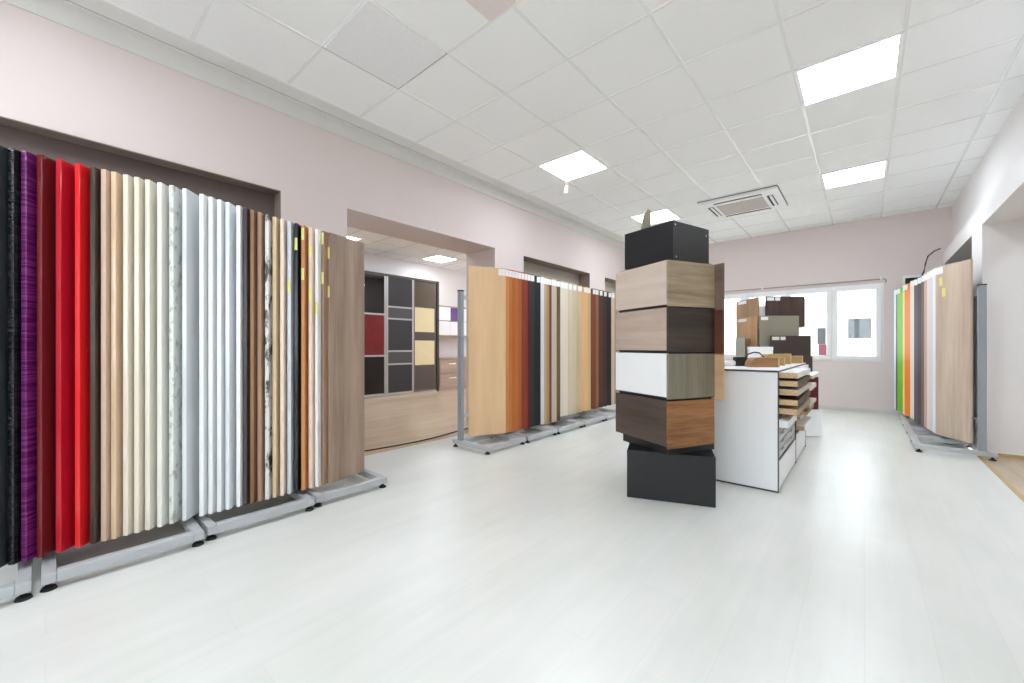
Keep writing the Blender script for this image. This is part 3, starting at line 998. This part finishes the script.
sboard(2.85, 2.868, 4.99, 5.17, .816, 1.17, paint('sage_board', (178, 182, 170), .4), 'pale sage board leaning left of the small brown one on the white stand')

# ================================================================== NEXT ROOM
WF = -7.65
wd = empty('sliding_wardrobe', (WF, 5.0, 0), 0, 'tall sliding-door wardrobe with black, red, grey and cream panels in the next room', 'wardrobe')


def wbox(name, mat, x0, x1, y0, y1, z0, z1, parent=wd, bevel=.0):
    return MB().box(x0, x1, y0 - 5.0, y1 - 5.0, z0, z1).build(name, mat, parent, bevel)


wbox('carcass', paint('bronze_carcass', (70, 62, 54), .5), -.62, -.03, 3.95, 6.12, 0, 2.58)
wbox('end_panel', paint('dark_end_panel', (58, 50, 44), .5), -.64, .03, 6.06, 6.13, 0, 2.60)
wbox('top_track', M['dark_metal'], -.05, .03, 3.95, 6.06, 2.55, 2.60)
wbox('bottom_track', M['chrome'], -.05, .03, 3.95, 6.06, 0, .04)
P = {'bk': paint('black_glass', (14, 15, 17), .05), 'rd': paint('dark_red_glass', (122, 24, 30), .08, .12, 5), 'an': paint('anthracite_panel', (54, 56, 62), .3),
     'gr': paint('grey_panel', (82, 84, 88), .3), 'br': paint('bronze_panel', (86, 76, 70), .35), 'br2': paint('brown_mirror', (96, 84, 70), .2), 'cr': paint('cream_panel', (238, 226, 182), .3)}
silver = paint('aluminium_profile', (196, 198, 200), .3, .02, 5, metallic=.5)


def sdoor(y0, y1, xf, panels, fm):
    d = wbox('sliding_door', P['an'], xf - .03, xf - .012, y0, y1, .04, 2.55)
    fr = MB()
    fr.box(xf - .012, xf + .008, y0 - 5, y0 + .04 - 5, .04, 2.55)
    fr.box(xf - .012, xf + .008, y1 - .04 - 5, y1 - 5, .04, 2.55)
    fr.box(xf - .012, xf + .008, y0 + .04 - 5, y1 - .04 - 5, .04, .075)
    for (z0, z1, m), (q0, q1, m2) in zip(panels, panels[1:]):
        fr.box(xf - .012, xf + .006, y0 + .04 - 5, y1 - .04 - 5, q1, z0)
    fr.build('door_frame', fm, d)
    for z0, z1, m in panels:
        wbox('door_panel', P[m], xf - .012, xf + .002, y0 + .04, y1 - .04, z0, z1, d)


sdoor(4.02, 4.73, 0.0, [(1.755, 2.545, 'bk'), (.885, 1.72, 'rd'), (.075, .85, 'bk')], silver)
sdoor(4.73, 5.415, .02, [(1.93, 2.545, 'an'), (1.675, 1.895, 'gr'), (.98, 1.64, 'an'), (.70, .945, 'gr'), (.075, .665, 'an')], silver)
sdoor(5.42, 6.055, 0.0, [(1.955, 2.545, 'br2'), (1.395, 1.95, 'cr'), (1.205, 1.39, 'br'), (.64, 1.20, 'cr'), (.075, .635, 'br')], paint('bronze_door_profile', (120, 112, 104), .35, .03, 5, metallic=.4))

wu = empty('wall_cabinet', (-8.3, 6.95, 1.32), 0, 'white wall cabinet with a purple niche in the next room', 'cabinet')
oak = wood('greige_oak', (168, 146, 134), (192, 170, 156), 'Y')
b = MB()
b.box(0, .40, -.72, .8, .73, .76)
b.box(0, .40, -.72, .8, 0, .025)
b.build('oak_shelf', oak, wu)
for y0, y1, z0, z1 in ((-.70, -.225, .39, .725), (-.70, -.225, .03, .375), (-.215, .75, .03, .375), (.08, .75, .39, .725)):
    MB().box(.02, .40, y0, y1, z0, z1).build('cabinet_door', M['white'], wu, .003)
MB().box(.02, .38, -.215, .07, .39, .725).build('niche', paint('purple_panel', (96, 36, 128), .3), wu)
dr = empty('drawer_unit', (-8.295, 6.95, 0), 0, 'greyish oak drawer unit under the white wall cabinet in the next room', 'cabinet')
MB().box(0, .62, -.78, .9, .0, .755).build('carcass', oak, dr)
MB().box(0, .66, -.79, .91, .757, .785).build('top', oak, dr, .002)
for z0, z1 in ((.42, .74), (.08, .40)):
    d = MB().box(.62, .64, -.76, .0, z0, z1).build('drawer_front', wood('greige_oak_front', (172, 150, 138), (196, 174, 160), 'Y'), dr, .002)
    MB().box(.64, .66, -.5, -.28, (z0 + z1) / 2 + .05, (z0 + z1) / 2 + .065).build('drawer_handle', M['chrome'], d)
    MB().box(.62, .64, .01, .88, z0, z1).build('drawer_front', oak, dr, .002)

# cable across the doorway floor
pts = []
for k in range(19):
    t = k / 18
    pts.append((-3.86 + .11 * math.sin(min(1, t * 1.25) * PI), 1.9 + 2.0 * t, .006))
tag(MB().tube(pts, .006, 6).build('floor_cable', M['rubber'], smooth=True), 'dark cable lying across the doorway floor', 'cable')

# cable and framed board behind the right rack
tag(MB().tube([(.845, 8.62, 2.50), (.78, 8.60, 2.47), (.71, 8.58, 2.40), (.68, 8.55, 2.28), (.66, 8.5, 2.16), (.62, 8.46, 2.06), (.58, 8.44, 1.98)], .009, 6).build('wall_cable', M['rubber'], smooth=True),
    'black cable curving down behind the right rack', 'cable')
fb = empty('framed_board', (.66, 8.6, 0), 0, 'dark green-black panel in a white frame behind the right rack', 'panel')
MB().box(-.19, .18, -.012, .012, .04, 2.10).build('dark_face', paint('green_black_face', (22, 28, 28), .8), fb)
f = MB()
f.box(-.22, -.19, -.02, .02, 0, 2.14)
f.box(.18, .21, -.02, .02, 0, 2.14)
f.box(-.19, .18, -.02, .02, 2.10, 2.14)
f.box(-.19, .18, -.02, .02, 0, .04)
f.build('frame', M['pvc'], fb, .003)
